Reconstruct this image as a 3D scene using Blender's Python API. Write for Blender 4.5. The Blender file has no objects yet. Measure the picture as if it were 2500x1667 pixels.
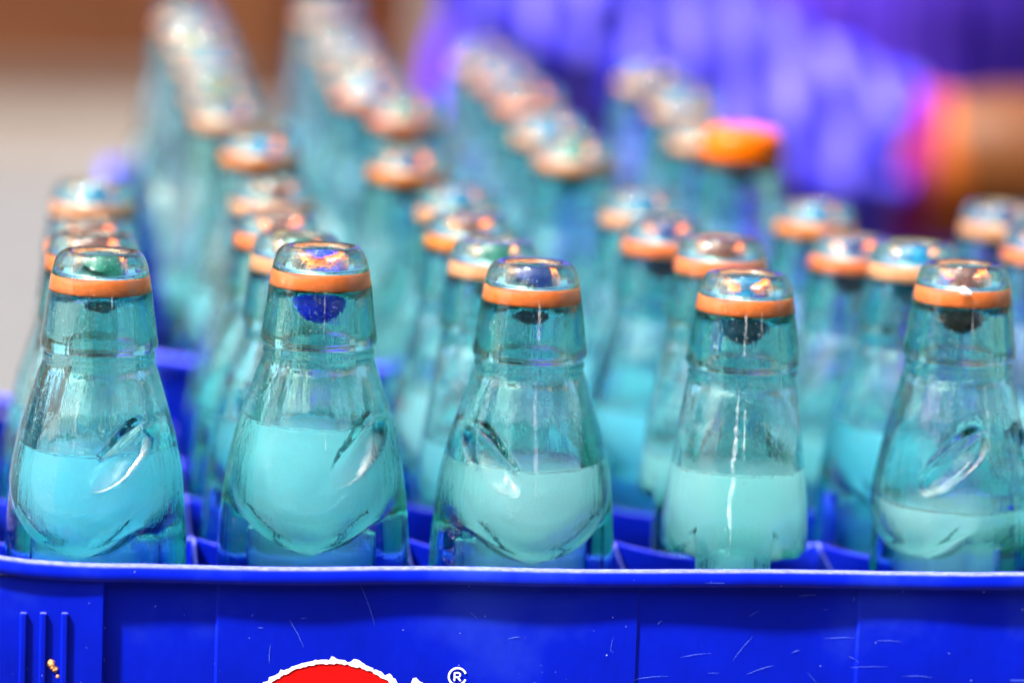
import bpy, bmesh, math, random
import numpy as np
from mathutils import Vector, Matrix
R = math.radians
scene = bpy.context.scene
COL = scene.collection

# ------------------------------------------------------------------ camera
cam_d = bpy.data.cameras.new('camera'); cam = bpy.data.objects.new('camera', cam_d); COL.objects.link(cam)
rt = Vector((0.9902, -0.13447, 0.03781)); up = Vector((-0.01764, 0.14818, 0.9888)); fw = Vector((0.13857, 0.97978, -0.14436))
cam.matrix_world = Matrix(((rt.x, up.x, -fw.x, -0.0147), (rt.y, up.y, -fw.y, -1.0467), (rt.z, up.z, -fw.z, 1.1577), (0, 0, 0, 1)))
cam_d.sensor_width = 36; cam_d.lens = 117.5
cam_d.clip_start = 0.05; cam_d.clip_end = 200
cam_d.dof.use_dof = True; cam_d.dof.focus_distance = 1.04; cam_d.dof.aperture_fstop = 3.6
cam_d.dof.aperture_blades = 0
scene.camera = cam

# ------------------------------------------------------------------ sky and sun (bright hazy day)
SUN_EL, SUN_AZ = R(58), R(-108)      # azimuth measured from +Y towards +X
world = bpy.data.worlds.new('World'); scene.world = world; world.use_nodes = True
wn = world.node_tree.nodes; wl = world.node_tree.links
sky = wn.new('ShaderNodeTexSky'); sky.sky_type = 'NISHITA'; sky.sun_disc = False
sky.sun_elevation = SUN_EL; sky.sun_rotation = SUN_AZ
sky.air_density = 1.0; sky.dust_density = 7.0; sky.ozone_density = 1.0
bg = wn['Background']; bg.inputs['Strength'].default_value = 0.06
wl.new(sky.outputs[0], bg.inputs['Color'])
sl = bpy.data.lights.new('sun', 'SUN'); sl.energy = 4.2; sl.angle = R(2.5); sl.color = (1, .97, .92)
sun = bpy.data.objects.new('sun', sl); COL.objects.link(sun)
sd = Vector((math.sin(SUN_AZ) * math.cos(SUN_EL), math.cos(SUN_AZ) * math.cos(SUN_EL), math.sin(SUN_EL)))
sun.rotation_euler = sd.to_track_quat('Z', 'Y').to_euler()

vs = scene.view_settings
vs.view_transform = 'Standard'; vs.look = 'None'; vs.gamma = 1; vs.exposure = 2.85
cy = scene.cycles
cy.max_bounces = 56; cy.transmission_bounces = 48; cy.glossy_bounces = 8; cy.diffuse_bounces = 4
cy.transparent_max_bounces = 16; cy.volume_bounces = 40
cy.caustics_refractive = True; cy.caustics_reflective = True
cy.blur_glossy = 0.3; cy.sample_clamp_indirect = 6; cy.sample_clamp_direct = 0
cy.use_denoising = True; cy.denoiser = 'OPENIMAGEDENOISE'
cy.use_adaptive_sampling = True; cy.adaptive_threshold = 0.01

# ------------------------------------------------------------------ helpers
def tag(o, label=None, cat=None, group=None, kind=None):
    if label: o['label'] = label
    if cat: o['category'] = cat
    if group: o['group'] = group
    if kind: o['kind'] = kind
    return o
def empty(name, loc=(0, 0, 0), rot=(0, 0, 0), scale=(1, 1, 1)):
    o = bpy.data.objects.new(name, None); COL.objects.link(o)
    o.location = loc; o.rotation_euler = rot; o.scale = scale; o.empty_display_size = .02
    return o
def mesh(name, v, f, mat=None, smooth=True):
    me = bpy.data.meshes.new(name)
    me.from_pydata([tuple(p) for p in v], [], [tuple(q) for q in f])
    me.validate(); me.update()
    if smooth: me.polygons.foreach_set('use_smooth', [True] * len(me.polygons))
    if mat: me.materials.append(mat)
    return me
def link(name, me, parent=None, loc=None):
    o = bpy.data.objects.new(name, me); COL.objects.link(o)
    if parent: o.parent = parent
    if loc: o.location = loc
    return o
def bm_obj(name, bm, mat, parent=None, smooth=False):
    bmesh.ops.recalc_face_normals(bm, faces=bm.faces)
    me = bpy.data.meshes.new(name); bm.to_mesh(me); bm.free()
    if smooth: me.polygons.foreach_set('use_smooth', [True] * len(me.polygons))
    me.materials.append(mat)
    return link(name, me, parent)
def bm_box(bm, lo, hi, bevel=0.0, seg=2):
    r = bmesh.ops.create_cube(bm, size=1)
    vs_ = r['verts']
    for v in vs_:
        v.co = Vector(((lo[i] + hi[i]) / 2 + v.co[i] * (hi[i] - lo[i]) for i in range(3)))
    if bevel > 0:
        es = list({e for v in vs_ for e in v.link_edges})
        bmesh.ops.bevel(bm, geom=es, offset=bevel, segments=seg, affect='EDGES', profile=.5)
def box(name, lo, hi, mat, parent=None, bevel=0.0):
    bm = bmesh.new(); bm_box(bm, lo, hi, bevel); return bm_obj(name, bm, mat, parent)
def grid_faces(nr, nc, closed=True, off=0, flip=False):
    i, j = np.meshgrid(np.arange(nr - 1), np.arange(nc if closed else nc - 1), indexing='ij')
    a = i * nc + j; b = i * nc + (j + 1) % nc
    f = np.stack([a, b, b + nc, a + nc], -1).reshape(-1, 4) + off
    return f[:, ::-1] if flip else f
def fast_mesh(name, V, F, mat, smooth=True):
    V = np.asarray(V, dtype=np.float32); F = np.asarray(F, dtype=np.int32)
    me = bpy.data.meshes.new(name)
    me.vertices.add(len(V)); me.vertices.foreach_set('co', V.ravel())
    me.loops.add(F.size); me.loops.foreach_set('vertex_index', F.ravel())
    me.polygons.add(len(F))
    me.polygons.foreach_set('loop_start', np.arange(len(F), dtype=np.int32) * F.shape[1])
    if smooth: me.polygons.foreach_set('use_smooth', np.ones(len(F), dtype=bool))
    me.update(calc_edges=True); me.validate()
    if mat: me.materials.append(mat)
    return me

# ------------------------------------------------------------------ materials
def new_mat(name):
    m = bpy.data.materials.new(name); m.use_nodes = True
    return m, m.node_tree.nodes, m.node_tree.links, m.node_tree.nodes['Principled BSDF']
def ramp(n, pts):
    r = n.new('ShaderNodeValToRGB'); e = r.color_ramp.elements
    e[0].position, e[0].color = pts[0][0], (*pts[0][1], 1)
    e[1].position, e[1].color = pts[-1][0], (*pts[-1][1], 1)
    for p, c in pts[1:-1]:
        x = e.new(p); x.color = (*c, 1)
    return r
def coords(n, l, scale=(1, 1, 1), rot=(0, 0, 0), out='Object'):
    t = n.new('ShaderNodeTexCoord'); mp = n.new('ShaderNodeMapping')
    mp.inputs['Scale'].default_value = scale; mp.inputs['Rotation'].default_value = rot
    l.new(t.outputs[out], mp.inputs['Vector']); return mp
def noise(n, l, vec, scale, detail=4, rough=.5, dist=0):
    t = n.new('ShaderNodeTexNoise'); t.inputs['Scale'].default_value = scale; t.inputs['Detail'].default_value = detail
    t.inputs['Roughness'].default_value = rough; t.inputs['Distortion'].default_value = dist
    l.new(vec.outputs[0], t.inputs['Vector']); return t
def mixc(n, l, fac, a, b):
    m = n.new('ShaderNodeMix'); m.data_type = 'RGBA'
    if hasattr(fac, 'links'): l.new(fac, m.inputs[0])
    else: m.inputs[0].default_value = fac
    for s, v in ((6, a), (7, b)):
        if hasattr(v, 'links'): l.new(v, m.inputs[s])
        else: m.inputs[s].default_value = (*v, 1)
    return m.outputs[2]
def math_(n, l, op, a, b=0.0):
    m = n.new('ShaderNodeMath'); m.operation = op
    for i, v in enumerate((a, b)):
        if hasattr(v, 'links'): l.new(v, m.inputs[i])
        else: m.inputs[i].default_value = v
    return m.outputs[0]

def glass_material(name, absorb, dens, bump):
    m, n, l, p = new_mat(name)
    p.inputs['Base Color'].default_value = (1, 1, 1, 1)
    p.inputs['Transmission Weight'].default_value = 1
    p.inputs['IOR'].default_value = 1.5; p.inputs['Roughness'].default_value = 0.0
    mp = coords(n, l, (1, 1, .045)); t = noise(n, l, mp, 360, 3, .6)
    mp2 = coords(n, l, (1, 1, 1)); t2 = noise(n, l, mp2, 900, 2, .6)
    a = math_(n, l, 'ADD', t.outputs[0], math_(n, l, 'MULTIPLY', t2.outputs[0], .25))
    b = n.new('ShaderNodeBump'); b.inputs['Strength'].default_value = 1; b.inputs['Distance'].default_value = bump
    l.new(a, b.inputs['Height']); l.new(b.outputs[0], p.inputs['Normal'])
    v = n.new('ShaderNodeVolumeAbsorption'); v.inputs['Color'].default_value = (*absorb, 1); v.inputs['Density'].default_value = dens
    l.new(v.outputs[0], n['Material Output'].inputs['Volume'])
    if bump > 0:
        sp = noise(n, l, coords(n, l), 1500, 2, .5); br = noise(n, l, coords(n, l), 120, 3, .6)
        f = math_(n, l, 'MULTIPLY', math_(n, l, 'GREATER_THAN', sp.outputs[0], .66), math_(n, l, 'GREATER_THAN', br.outputs[0], .50))
        dd = n.new('ShaderNodeBsdfDiffuse'); dd.inputs['Color'].default_value = (.8, .85, .88, 1)
        mx = n.new('ShaderNodeMixShader'); l.new(math_(n, l, 'MULTIPLY', f, .12), mx.inputs[0]); l.new(p.outputs[0], mx.inputs[1]); l.new(dd.outputs[0], mx.inputs[2])
        l.new(mx.outputs[0], n['Material Output'].inputs['Surface'])
    return m
GLASS = glass_material('aqua_glass', (.52, .905, .91), 155, .00022)
GLASS_GREEN = glass_material('green_tinted_glass', (.55, .905, .875), 155, .00022)

def drink_material(name, col, dens):
    """clear soda with a fine cloud in it"""
    m, n, l, p = new_mat(name)
    p.inputs['Base Color'].default_value = (1, 1, 1, 1); p.inputs['Transmission Weight'].default_value = 1
    p.inputs['IOR'].default_value = 1.33; p.inputs['Roughness'].default_value = .0
    v = n.new('ShaderNodeVolumePrincipled'); v.inputs['Color'].default_value = (*col, 1)
    v.inputs['Density'].default_value = dens; v.inputs['Anisotropy'].default_value = .3
    l.new(v.outputs[0], n['Material Output'].inputs['Volume'])
    return m
DRINK = drink_material('cloudy_blue_drink', (.60, .945, 1.0), 60)
DRINK_PALE = drink_material('cloudy_pale_drink', (.80, .970, 1.0), 66)
DRINK_DEEP = drink_material('cloudy_deep_blue_drink', (.42, .89, 1.0), 62)

def rubber(name, col):
    m, n, l, p = new_mat(name)
    mp = coords(n, l); t = noise(n, l, mp, 300, 4)
    c = mixc(n, l, t.outputs[0], tuple(x * .8 for x in col), tuple(min(1, x * 1.12) for x in col))
    l.new(c, p.inputs['Base Color']); p.inputs['Roughness'].default_value = .3
    if 'cap' in name: p.inputs['Specular IOR Level'].default_value = .1
    return m
RUBBER = [rubber('orange_rubber', (.82, .115, .022)), rubber('vivid_orange_rubber', (.80, .13, .0)),
          rubber('peach_rubber', (.75, .20, .085))]
CAPM = rubber('orange_cap_plastic', (.30, .052, .0))
def marble_mat(name, col):
    m, n, l, p = new_mat(name)
    mp = coords(n, l); t = noise(n, l, mp, 160, 3, .5, 1.5)
    r = ramp(n, [(.35, tuple(x * .6 for x in col)), (.7, tuple(min(1, x * 1.5 + .002) for x in col))])
    l.new(t.outputs[0], r.inputs[0]); l.new(r.outputs[0], p.inputs['Base Color'])
    p.inputs['Roughness'].default_value = .12; p.inputs['Specular IOR Level'].default_value = .3
    return m
MARBLE = {k: marble_mat(k + '_marble', c) for k, c in dict(blue=(.0, .012, .75), teal=(.0, .05, .10), green=(.005, .045, .03),
          brown=(.05, .014, .008), navy=(.002, .007, .04)).items()}

def plastic(name, col):
    m, n, l, p = new_mat(name)
    mp = coords(n, l)
    big = noise(n, l, mp, 14, 5, .6)
    r = ramp(n, [(.28, tuple(c * .62 for c in col)), (.5, tuple(c * .95 for c in col)), (.78, (.012, .035, col[2] * 1.1))])
    l.new(big.outputs[0], r.inputs[0])
    col_out = r.outputs[0]
    # fine scratches: two families of stretched noise, thresholded and broken up
    for rot, sc, thr in ((R(8), (9, 9, 900), .86), (R(-32), (8, 8, 620), .775), (R(62), (10, 10, 500), .785)):
        m1 = coords(n, l, sc, (0, rot, 0)); s = noise(n, l, m1, 1.0, 1, .4)
        brk = noise(n, l, mp, 60, 2)
        a = math_(n, l, 'GREATER_THAN', s.outputs[0], thr)
        b = math_(n, l, 'GREATER_THAN', brk.outputs[0], .58)
        f = math_(n, l, 'MULTIPLY', math_(n, l, 'MULTIPLY', a, b), .22)
        col_out = mixc(n, l, f, col_out, (.15, .26, .75))
    spk = noise(n, l, mp, 900, 1); f = math_(n, l, 'MULTIPLY', math_(n, l, 'GREATER_THAN', spk.outputs[0], .80), .5)
    col_out = mixc(n, l, f, col_out, (.4, .55, .85))
    # worn upward faces, with pale sky light painted into the colour
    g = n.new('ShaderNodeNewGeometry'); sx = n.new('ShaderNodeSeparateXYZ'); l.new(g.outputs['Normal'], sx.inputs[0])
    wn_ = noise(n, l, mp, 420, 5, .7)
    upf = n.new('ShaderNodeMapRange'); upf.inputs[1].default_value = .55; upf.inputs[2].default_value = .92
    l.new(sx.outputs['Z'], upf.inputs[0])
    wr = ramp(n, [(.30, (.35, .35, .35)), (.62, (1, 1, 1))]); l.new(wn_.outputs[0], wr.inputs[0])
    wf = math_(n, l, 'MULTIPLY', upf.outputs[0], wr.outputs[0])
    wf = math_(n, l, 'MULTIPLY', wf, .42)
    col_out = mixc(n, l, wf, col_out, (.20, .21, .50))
    l.new(col_out, p.inputs['Base Color'])
    rr = n.new('ShaderNodeMapRange'); rr.inputs[3].default_value = .35; rr.inputs[4].default_value = .62
    l.new(big.outputs[0], rr.inputs[0]); l.new(rr.outputs[0], p.inputs['Roughness'])
    p.inputs['Specular IOR Level'].default_value = .08
    b = n.new('ShaderNodeBump'); b.inputs['Strength'].default_value = .5; b.inputs['Distance'].default_value = .0003
    ms = coords(n, l, (1, 1, .3)); bn = noise(n, l, ms, 130, 4, .6)
    l.new(bn.outputs[0], b.inputs['Height']); l.new(b.outputs[0], p.inputs['Normal'])
    return m
BLUE = plastic('scuffed_blue_plastic', (.0, .007, .36))

def plain(name, c0, c1, scale, rough=.7, stretch=(1, 1, 1), bump=0.0):
    m, n, l, p = new_mat(name)
    mp = coords(n, l, stretch); t = noise(n, l, mp, scale, 6, .6)
    r = ramp(n, [(.3, c0), (.7, c1)]); l.new(t.outputs[0], r.inputs[0]); l.new(r.outputs[0], p.inputs['Base Color'])
    p.inputs['Roughness'].default_value = rough; p.inputs['Specular IOR Level'].default_value = .15
    if bump:
        b = n.new('ShaderNodeBump'); b.inputs['Distance'].default_value = bump; l.new(t.outputs[0], b.inputs['Height'])
        l.new(b.outputs[0], p.inputs['Normal'])
    return m
def cloth(name, dark, mid, light, sx):
    m, n, l, p = new_mat(name)
    mp = coords(n, l, (1, .25, .10))
    w = n.new('ShaderNodeTexWave'); w.wave_type = 'BANDS'; w.bands_direction = 'X'; w.inputs['Scale'].default_value = sx
    w.inputs['Distortion'].default_value = 2.2; w.inputs['Detail'].default_value = 2; w.inputs['Detail Scale'].default_value = 1.2
    l.new(mp.outputs[0], w.inputs['Vector'])
    t = noise(n, l, coords(n, l, (9, 3, 5)), 1.0, 3, .5)
    base = ramp(n, [(.40, dark), (.56, mid)]); l.new(t.outputs[0], base.inputs[0])
    st = ramp(n, [(.60, (0, 0, 0)), (.88, (1, 1, 1))]); l.new(w.outputs['Fac'], st.inputs[0])
    l.new(mixc(n, l, st.outputs[0], base.outputs[0], light), p.inputs['Base Color'])
    p.inputs['Roughness'].default_value = .8; p.inputs['Specular IOR Level'].default_value = .1
    return m
CLOTH_L = cloth('pale_violet_striped_cloth', (.006, .004, .22), (.018, .013, .32), (.085, .07, .40), 11)
CLOTH_D = cloth('deep_violet_striped_cloth', (.014, .004, .19), (.034, .010, .28), (.09, .035, .38), 11)
PINK = plain('magenta_trim_cloth', (.12, .002, .04), (.16, .004, .065), 60)
AMBER = plain('amber_trim_cloth', (.17, .034, .0), (.21, .045, .0005), 60)
SKIN = plain('brown_skin', (.040, .0105, .0008), (.058, .017, .002), 25, .5)
HAIR = plain('black_hair', (.01, .008, .007), (.03, .02, .018), 80, .4, (1, 1, .2))
WHITE_EYE = plain('eye_white', (.7, .68, .65), (.75, .73, .7), 10, .2)
PRINT_W = plain('worn_white_print', (.68, .66, .80), (.85, .84, .92), 350, .6)
PRINT_R = plain('red_print', (.46, .0, .0), (.60, .001, .001), 240, .55)
RUST = plain('rust_smear', (.30, .10, .03), (.52, .26, .10), 500, .9, bump=.0004)
SCR = plain('scratch_whitening', (.03, .08, .50), (.13, .20, .62), 300, .7)
WOOD = plain('weathered_wood', (.16, .10, .06), (.30, .21, .14), 18, .8, (1, 12, 12), .001)
CONC = plain('pale_concrete_paving', (.041, .041, .043), (.061, .060, .062), 1.4, .9, bump=.002)
WALLM = plain('brown_stained_plaster', (.055, .016, .005), (.13, .046, .016), .9, .9, bump=.004)
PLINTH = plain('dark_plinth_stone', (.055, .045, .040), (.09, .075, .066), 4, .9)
DOORM = plain('dark_brown_painted_wood', (.05, .012, .004), (.08, .02, .006), 2, .7, (8, 1, 1))
SHADE_STRIP = plain('shaded_paving', (.045, .036, .030), (.085, .070, .060), 2.0, .9)  # darker paving colour that paints the shade near the far wall
BLOCKERM = plain('dark_blocker_plaster', (.07, .05, .04), (.12, .085, .07), 1.2, .9)
PILL = plain('grey_brown_pillar', (.14, .12, .11), (.20, .17, .16), 3, .9)

# ------------------------------------------------------------------ setting: paving, far wall
def ground():
    bm = bmesh.new()
    bmesh.ops.create_grid(bm, x_segments=8, y_segments=8, size=60)
    o = bm_obj('ground', bm, CONC); o.location = (0, 20, 0); o['kind'] = 'structure'
ground()
st = box('wall_shade_strip', (-9, 10.9, .004), (9, 13.13, .012), SHADE_STRIP); st['kind'] = 'structure'  # dark strip laid in to paint the shade at the wall foot
def far_wall():
    w = empty('courtyard_wall', (1, 13.2, 0))
    tag(w, 'blurred brown plastered wall with dark plinth far behind the bottles', 'wall')
    box('wall_face', (-9, 0, 0), (.02, .3, 6.2), WALLM, w, .01)
    box('wall_face', (.94, 0, 0), (9, .3, 6.2), WALLM, w, .01)
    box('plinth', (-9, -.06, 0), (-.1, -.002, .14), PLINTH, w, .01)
    d = box('door', (.022, .06, .02), (.60, .11, 2.2), DOORM, w, .004)
    for k in range(4):
        box('door_panel', (.07 + .005, .045, .15 + k * .5), (.55, .058, .55 + k * .5), DOORM, d, .008)
    box('lintel', (.022, .01, 2.21), (.938, .28, 6.2), WALLM, w, .004)
    box('pillar', (.602, -.10, 0), (.80, .25, 2.208), PILL, w, .02)
    box('infill_panel', (.802, .02, 0), (.938, .22, 2.208), WALLM, w, .004)
far_wall()
def added_sky_blocker():  # unseen dark front, added to keep bright sky out of the glass reflections
    w = empty('sky_blocker', (0, -6.5, 0)); tag(w, 'unseen dark brown shop front added behind the viewer to darken reflections in the glass', 'blocker')
    box('wall', (-14, -4, 0), (14, 0, 6.5), BLOCKERM, w, .02)
    for k in range(4):
        d = box('blocker_shutter', (-11 + k * 6, .01, .05), (-7 + k * 6, .06, 2.8), DOORM, w, .01)
    box('blocker_awning', (-12, .01, 3.1), (12, 1.6, 3.2), BLOCKERM, w, .01)
added_sky_blocker()

# ------------------------------------------------------------------ cart the crates stand on
def cart():
    c = empty('wooden_cart', (.17, .33, 0))
    tag(c, 'weathered wooden cart deck carrying both crates of bottles', 'cart')
    for k in range(9):
        y0 = -.405 + k * .095
        box('plank', (-.24, y0, .775), (.27, y0 + .091, .80), WOOD, c, .002)
    for s in (-1, 1):
        box('deck_rail', (s * .2 - .02, -.39, .715), (s * .2 + .02, .44, .7745), WOOD, c, .003)
        for y in (-.34, .38):
            box('leg', (s * .2 - .019, y - .02, 0), (s * .2 + .019, y + .02, .7145), WOOD, c, .003)
cart()

# ------------------------------------------------------------------ Codd-neck bottles
OUT = np.array([(8.5, 1.6), (8.9, .7), (9.8, .15), (11.2, 0), (12.5, .5), (13.5, 1.6), (14.3, 3.2), (14.9, 5.2), (15.4, 7.6), (15.9, 10.5),
                (16.4, 14), (17.0, 18.5), (17.6, 23), (18.15, 27), (18.45, 28.7), (18.35, 29.8), (17.7, 30.7), (17.35, 31.3), (17.45, 32.0),
                (17.75, 32.7), (17.6, 33.6), (17.5, 34.6)])
INN = np.array([(8.5, 1.6), (8.6, 4), (9.3, 6.8), (9.8, 7.7), (12.3, 7.85), (12.6, 8.6), (12.6, 12.9), (12.2, 13.5), (11.0, 14.1), (10.9, 17), (11.2, 24), (11.9, 30), (12.2, 34.6)])
ZA = [34.6, 38.5, 47, 55.5, 67, 77, 89.5, 100, 140, 208, 216, 221, 224.4, 225]
RA = [17.5, 19.0, 21.9, 24.9, 27.6, 29.3, 30.5, 30.8, 31, 31, 30.3, 28.4, 23, 18]
ZB = [34.6, 38.5, 52, 60, 67, 75, 84, 96, 108, 120, 132, 208, 216, 221, 224.4, 225]
RB = [17.5, 18.3, 20.2, 21.2, 22.2, 23.2, 23.8, 24.0, 24.0, 27.0, 31, 31, 30.3, 28.4, 23, 18]
def smooth_interp(z, X, Y):
    # monotone-ish smoothing: linear interpolation blurred over 3 mm
    k = np.linspace(-3, 3, 13); w = np.exp(-(k / 1.5) ** 2); w /= w.sum()
    return sum(wi * np.interp(z + ki, X, Y) for ki, wi in zip(k, w))
def sstep(x, a, b):
    t = np.clip((x - a) / (b - a), 0, 1); return t * t * (3 - 2 * t)
def dents(th, z, r, depth, grow):
    """almond-shaped marble stops, a mirrored pair about the +X side"""
    d = np.zeros_like(r)
    for s in (-1, 1):
        c0 = (s * R(20), 53.0); c1 = (s * R(66), 71.0)       # inner upper end, outer lower end
        sx = (th - c0[0]); sx = (sx + np.pi) % (2 * np.pi) - np.pi
        ax, az = sx * 24.0, z - c0[1]
        L = np.array(((c1[0] - c0[0]) * 24.0, c1[1] - c0[1])); n_ = np.hypot(*L); L = L / n_
        u = (ax * L[0] + az * L[1]) / n_; v = -ax * L[1] + az * L[0]
        wdt = (4.6 + grow) * np.sqrt(np.clip(4 * (u + .04) * (1.04 - u), 0, 1)) + .3
        q = np.clip(np.abs(v) / wdt, 0, 1) ** 2
        prof = (1 - q) ** 1.3 * np.clip(4 * (u + .04) * (1.04 - u), 0, 1) ** .6
        d = np.maximum(d, depth * prof)
    return d
def body_r(th, z, inner, rs, deep=1.0):
    a = smooth_interp(z, ZA, RA); b = smooth_interp(z, ZB, RB)
    ct, st = np.cos(th), np.sin(th)
    r0 = 1 / np.sqrt((ct / a) ** 2 + (st / b) ** 2)
    # pinch: below a round-bottomed bowl the two broad faces fall back to flat panels between side ribs
    x = r0 * ct
    q = np.hypot(x, (z - 65.0)); qr = 26.8 - (2.6 if inner else 0)
    t = sstep(q, qr - 2.5, qr + 4.5) * sstep(z, 66, 78) * (1 - sstep(z, 116, 134))
    b2 = b - 4.6 * t * deep
    r = 1 / np.sqrt((ct / a) ** 2 + (st / b2) ** 2)
    yl = 12.0 + (1 - t * deep) * 26
    rl = yl / np.maximum(np.abs(st), .05)
    k = 1.1
    h = np.clip(.5 + .5 * (rl - r) / k, 0, 1)
    r = rl * (1 - h) + r * h - k * h * (1 - h)
    if inner:
        # cavity: a round-bottomed bowl, a narrow slot below it, then the wide lower body
        bowl = np.interp(z, ZI, RI)
        slot_a = np.interp(z, [86, 112, 124, 134, 205, 225], [20.5, 20.5, 24.5, 27.6, 27.6, 26])
        slot_b = np.interp(z, [86, 114, 124, 136, 205, 225], [7.4, 7.4, 16, 27.4, 27.6, 26])
        slot = 1 / np.sqrt((ct / slot_a) ** 2 + (st / slot_b) ** 2) * sstep(z, 84, 90)
        r = np.minimum(r - 2.4, np.where(z < 100, np.maximum(bowl, slot), slot))
    r = r - dents(th, z, r, 6.2 if not inner else 5.0, 1.4 if inner else 0)
    return r
_zb = np.linspace(76, 97.5, 14)
ZI = np.concatenate([[34.6, 38, 42, 50, 58, 67, 72], _zb, [97.6]])
RI = np.concatenate([[12.2, 13.1, 14.6, 17.4, 19.6, 21.3, 21.9], 22.0 * np.sqrt(np.clip(1 - ((_zb - 75.5) / 22.0) ** 2, 0, 1)), [0]])
def ripples(th, z, rs, amp, fr):
    o = np.zeros_like(th)
    for k in range(9):
        f = rs.randint(*fr); ph = rs.uniform(0, 6.28); sk = rs.uniform(-.02, .02)
        o += rs.uniform(.3, 1) * np.sin(f * th + ph + sk * z + .5 * np.sin(z * rs.uniform(.04, .12) + ph))
    return o * amp / 3
def bottle_meshes(seed, nth, nz, glass, liq_z, deep=1.0, want_liquid=True):
    rs = np.random.RandomState(seed)
    th = np.arange(nth) * 2 * np.pi / nth
    # ---- outer skin
    if nz > 150: prof = OUT
    else: prof = OUT[[0, 2, 4, 6, 8, 11, 13, 14, 16, 18, 19, 21]]
    rows = [(z, r) for r, z in prof]
    zb = np.concatenate([np.linspace(34.6, 122, int(nz * .72))[1:], np.linspace(122, 221, int(nz * .16))[1:], [222.5, 224, 225]])
    zr = np.concatenate([[z for z, r in rows], zb])
    Z, T = np.meshgrid(zr, th, indexing='ij')
    nc = len(rows)
    Rr = np.zeros_like(Z)
    Rr[:nc] = np.array([r for z, r in rows])[:, None]
    Rr[nc:] = body_r(T[nc:], Z[nc:], False, rs, deep)
    fade = sstep(Z, 33, 42) * (1 - sstep(Z, 200, 215))
    Rr += ripples(T, Z, rs, .10, (5, 22)) * (.25 + .75 * fade) * sstep(Z, 1, 5)
    seam = np.zeros_like(T)
    for s0 in (0.0, np.pi):
        dth = (T - s0 + np.pi) % (2 * np.pi) - np.pi
        seam += np.exp(-(dth * Rr / .55) ** 2)
    Rr += seam * (.18 + .10 * np.sin(Z * 1.9 + seed)) * sstep(Z, 3, 8)
    Vo = np.stack([Rr * np.cos(T), Rr * np.sin(T), 225 - Z], -1).reshape(-1, 3)
    # ---- inner skin (same count of columns)
    ni = len(INN)
    zi = np.concatenate([INN[:, 1], np.linspace(34.6, 122, int(nz * .72))[1:], np.linspace(122, 214, int(nz * .14))[1:], [217, 218.6, 219.4]])
    Zi, Ti = np.meshgrid(zi, th, indexing='ij')
    Ri = np.zeros_like(Zi)
    Ri[:ni] = INN[:, 0][:, None]
    rip = ripples(Ti, Zi, rs, .34, (3, 21)) * (.55 + .45 * np.sin(2 * Ti + seed) * np.sin(Zi * .11 + seed))
    Ri[ni:] = body_r(Ti[ni:], np.minimum(Zi[ni:], 208), True, rs, deep)
    blend = sstep(Zi[ni:], 34.6, 40); Ri[ni:] = Ri[ni:] * blend + 12.2 * (1 - blend)
    endk = np.where(Zi > 214.5, np.interp(Zi, [214, 217, 218.6, 219.4], [1, .93, .8, .55]), 1.0); Ri *= endk
    Ri += rip * sstep(Zi, 31, 58) * (1 - .75 * sstep(Zi, liq_z - 3, liq_z + 5)) * (1 - sstep(Zi, 200, 212))
    Ri[1:] += ripples(Ti, Zi, rs, .05, (3, 14))[1:] * sstep(Zi[1:], 17, 20)
    Vi = np.stack([Ri * np.cos(Ti), Ri * np.sin(Ti), 225 - Zi], -1).reshape(-1, 3)
    Fo = grid_faces(len(zr), nth, True, 0, True)
    No = len(Vo)
    # weld the first inner row to the first outer row
    Vi2 = Vi[nth:]
    Fi = grid_faces(len(zi) - 1, nth, True, No, False)
    j = np.arange(nth); weld = np.stack([j, (j + 1) % nth, No + (j + 1) % nth, No + j], -1)
    V = np.concatenate([Vo, Vi2, [[0, 0, .6], [0, 0, 225 - 219.0]]]); cO, cI = len(V) - 2, len(V) - 1
    lo = No - nth + j; li = No + len(Vi2) - nth + j
    tri_o = np.stack([lo, np.roll(lo, -1), np.full(nth, cO)], -1)[:, ::-1]
    tri_i = np.stack([li, np.roll(li, -1), np.full(nth, cI)], -1)
    quads = np.concatenate([Fo, Fi, weld])
    bm_faces = [tuple(q) for q in quads.tolist()] + [tuple(q) for q in tri_o.tolist()] + [tuple(q) for q in tri_i.tolist()]
    me = bpy.data.meshes.new('bottle_glass'); me.from_pydata((V * .001).tolist(), [], bm_faces); me.update()
    bm = bmesh.new(); bm.from_mesh(me); bmesh.ops.recalc_face_normals(bm, faces=bm.faces); bm.to_mesh(me); bm.free()
    me.polygons.foreach_set('use_smooth', [True] * len(me.polygons)); me.materials.append(glass)
    # ---- drink: reaches a hair into the glass so that the pair refracts as one
    zl = np.concatenate([[liq_z, liq_z + .25, liq_z + .7], zi[zi > liq_z + 1.2]])
    rad = np.zeros((len(zl), nth))
    for c in range(nth):
        rad[:, c] = np.interp(zl, zi, Ri[:, c])
    rad += .15
    Zl = np.repeat(zl[:, None], nth, 1).copy()
    Tl = np.repeat(th[None], len(zl), 0)
    Vl = np.stack([rad * np.cos(Tl), rad * np.sin(Tl), 225 - Zl], -1).reshape(-1, 3)
    # meniscus rings on the top surface
    tops = []
    for fr, dz in ((.975, .35), (.94, .85), (.89, 1.25), (.80, 1.5), (.5, 1.55), (.2, 1.55)):
        tops.append(np.stack([rad[0] * fr * np.cos(th), rad[0] * fr * np.sin(th), np.full(nth, 225 - liq_z - dz)], -1))
    NT = len(tops)
    Vt = np.concatenate(tops[::-1])                       # centre outwards
    Vall = np.concatenate([Vt, Vl, [[0, 0, 225 - liq_z - 1.55], [0, 0, 225 - 219.15]]])
    Fl = grid_faces(NT + len(zl), nth, True, 0)
    c0, c1 = len(Vall) - 2, len(Vall) - 1; last = (NT + len(zl) - 1) * nth + j
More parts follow.
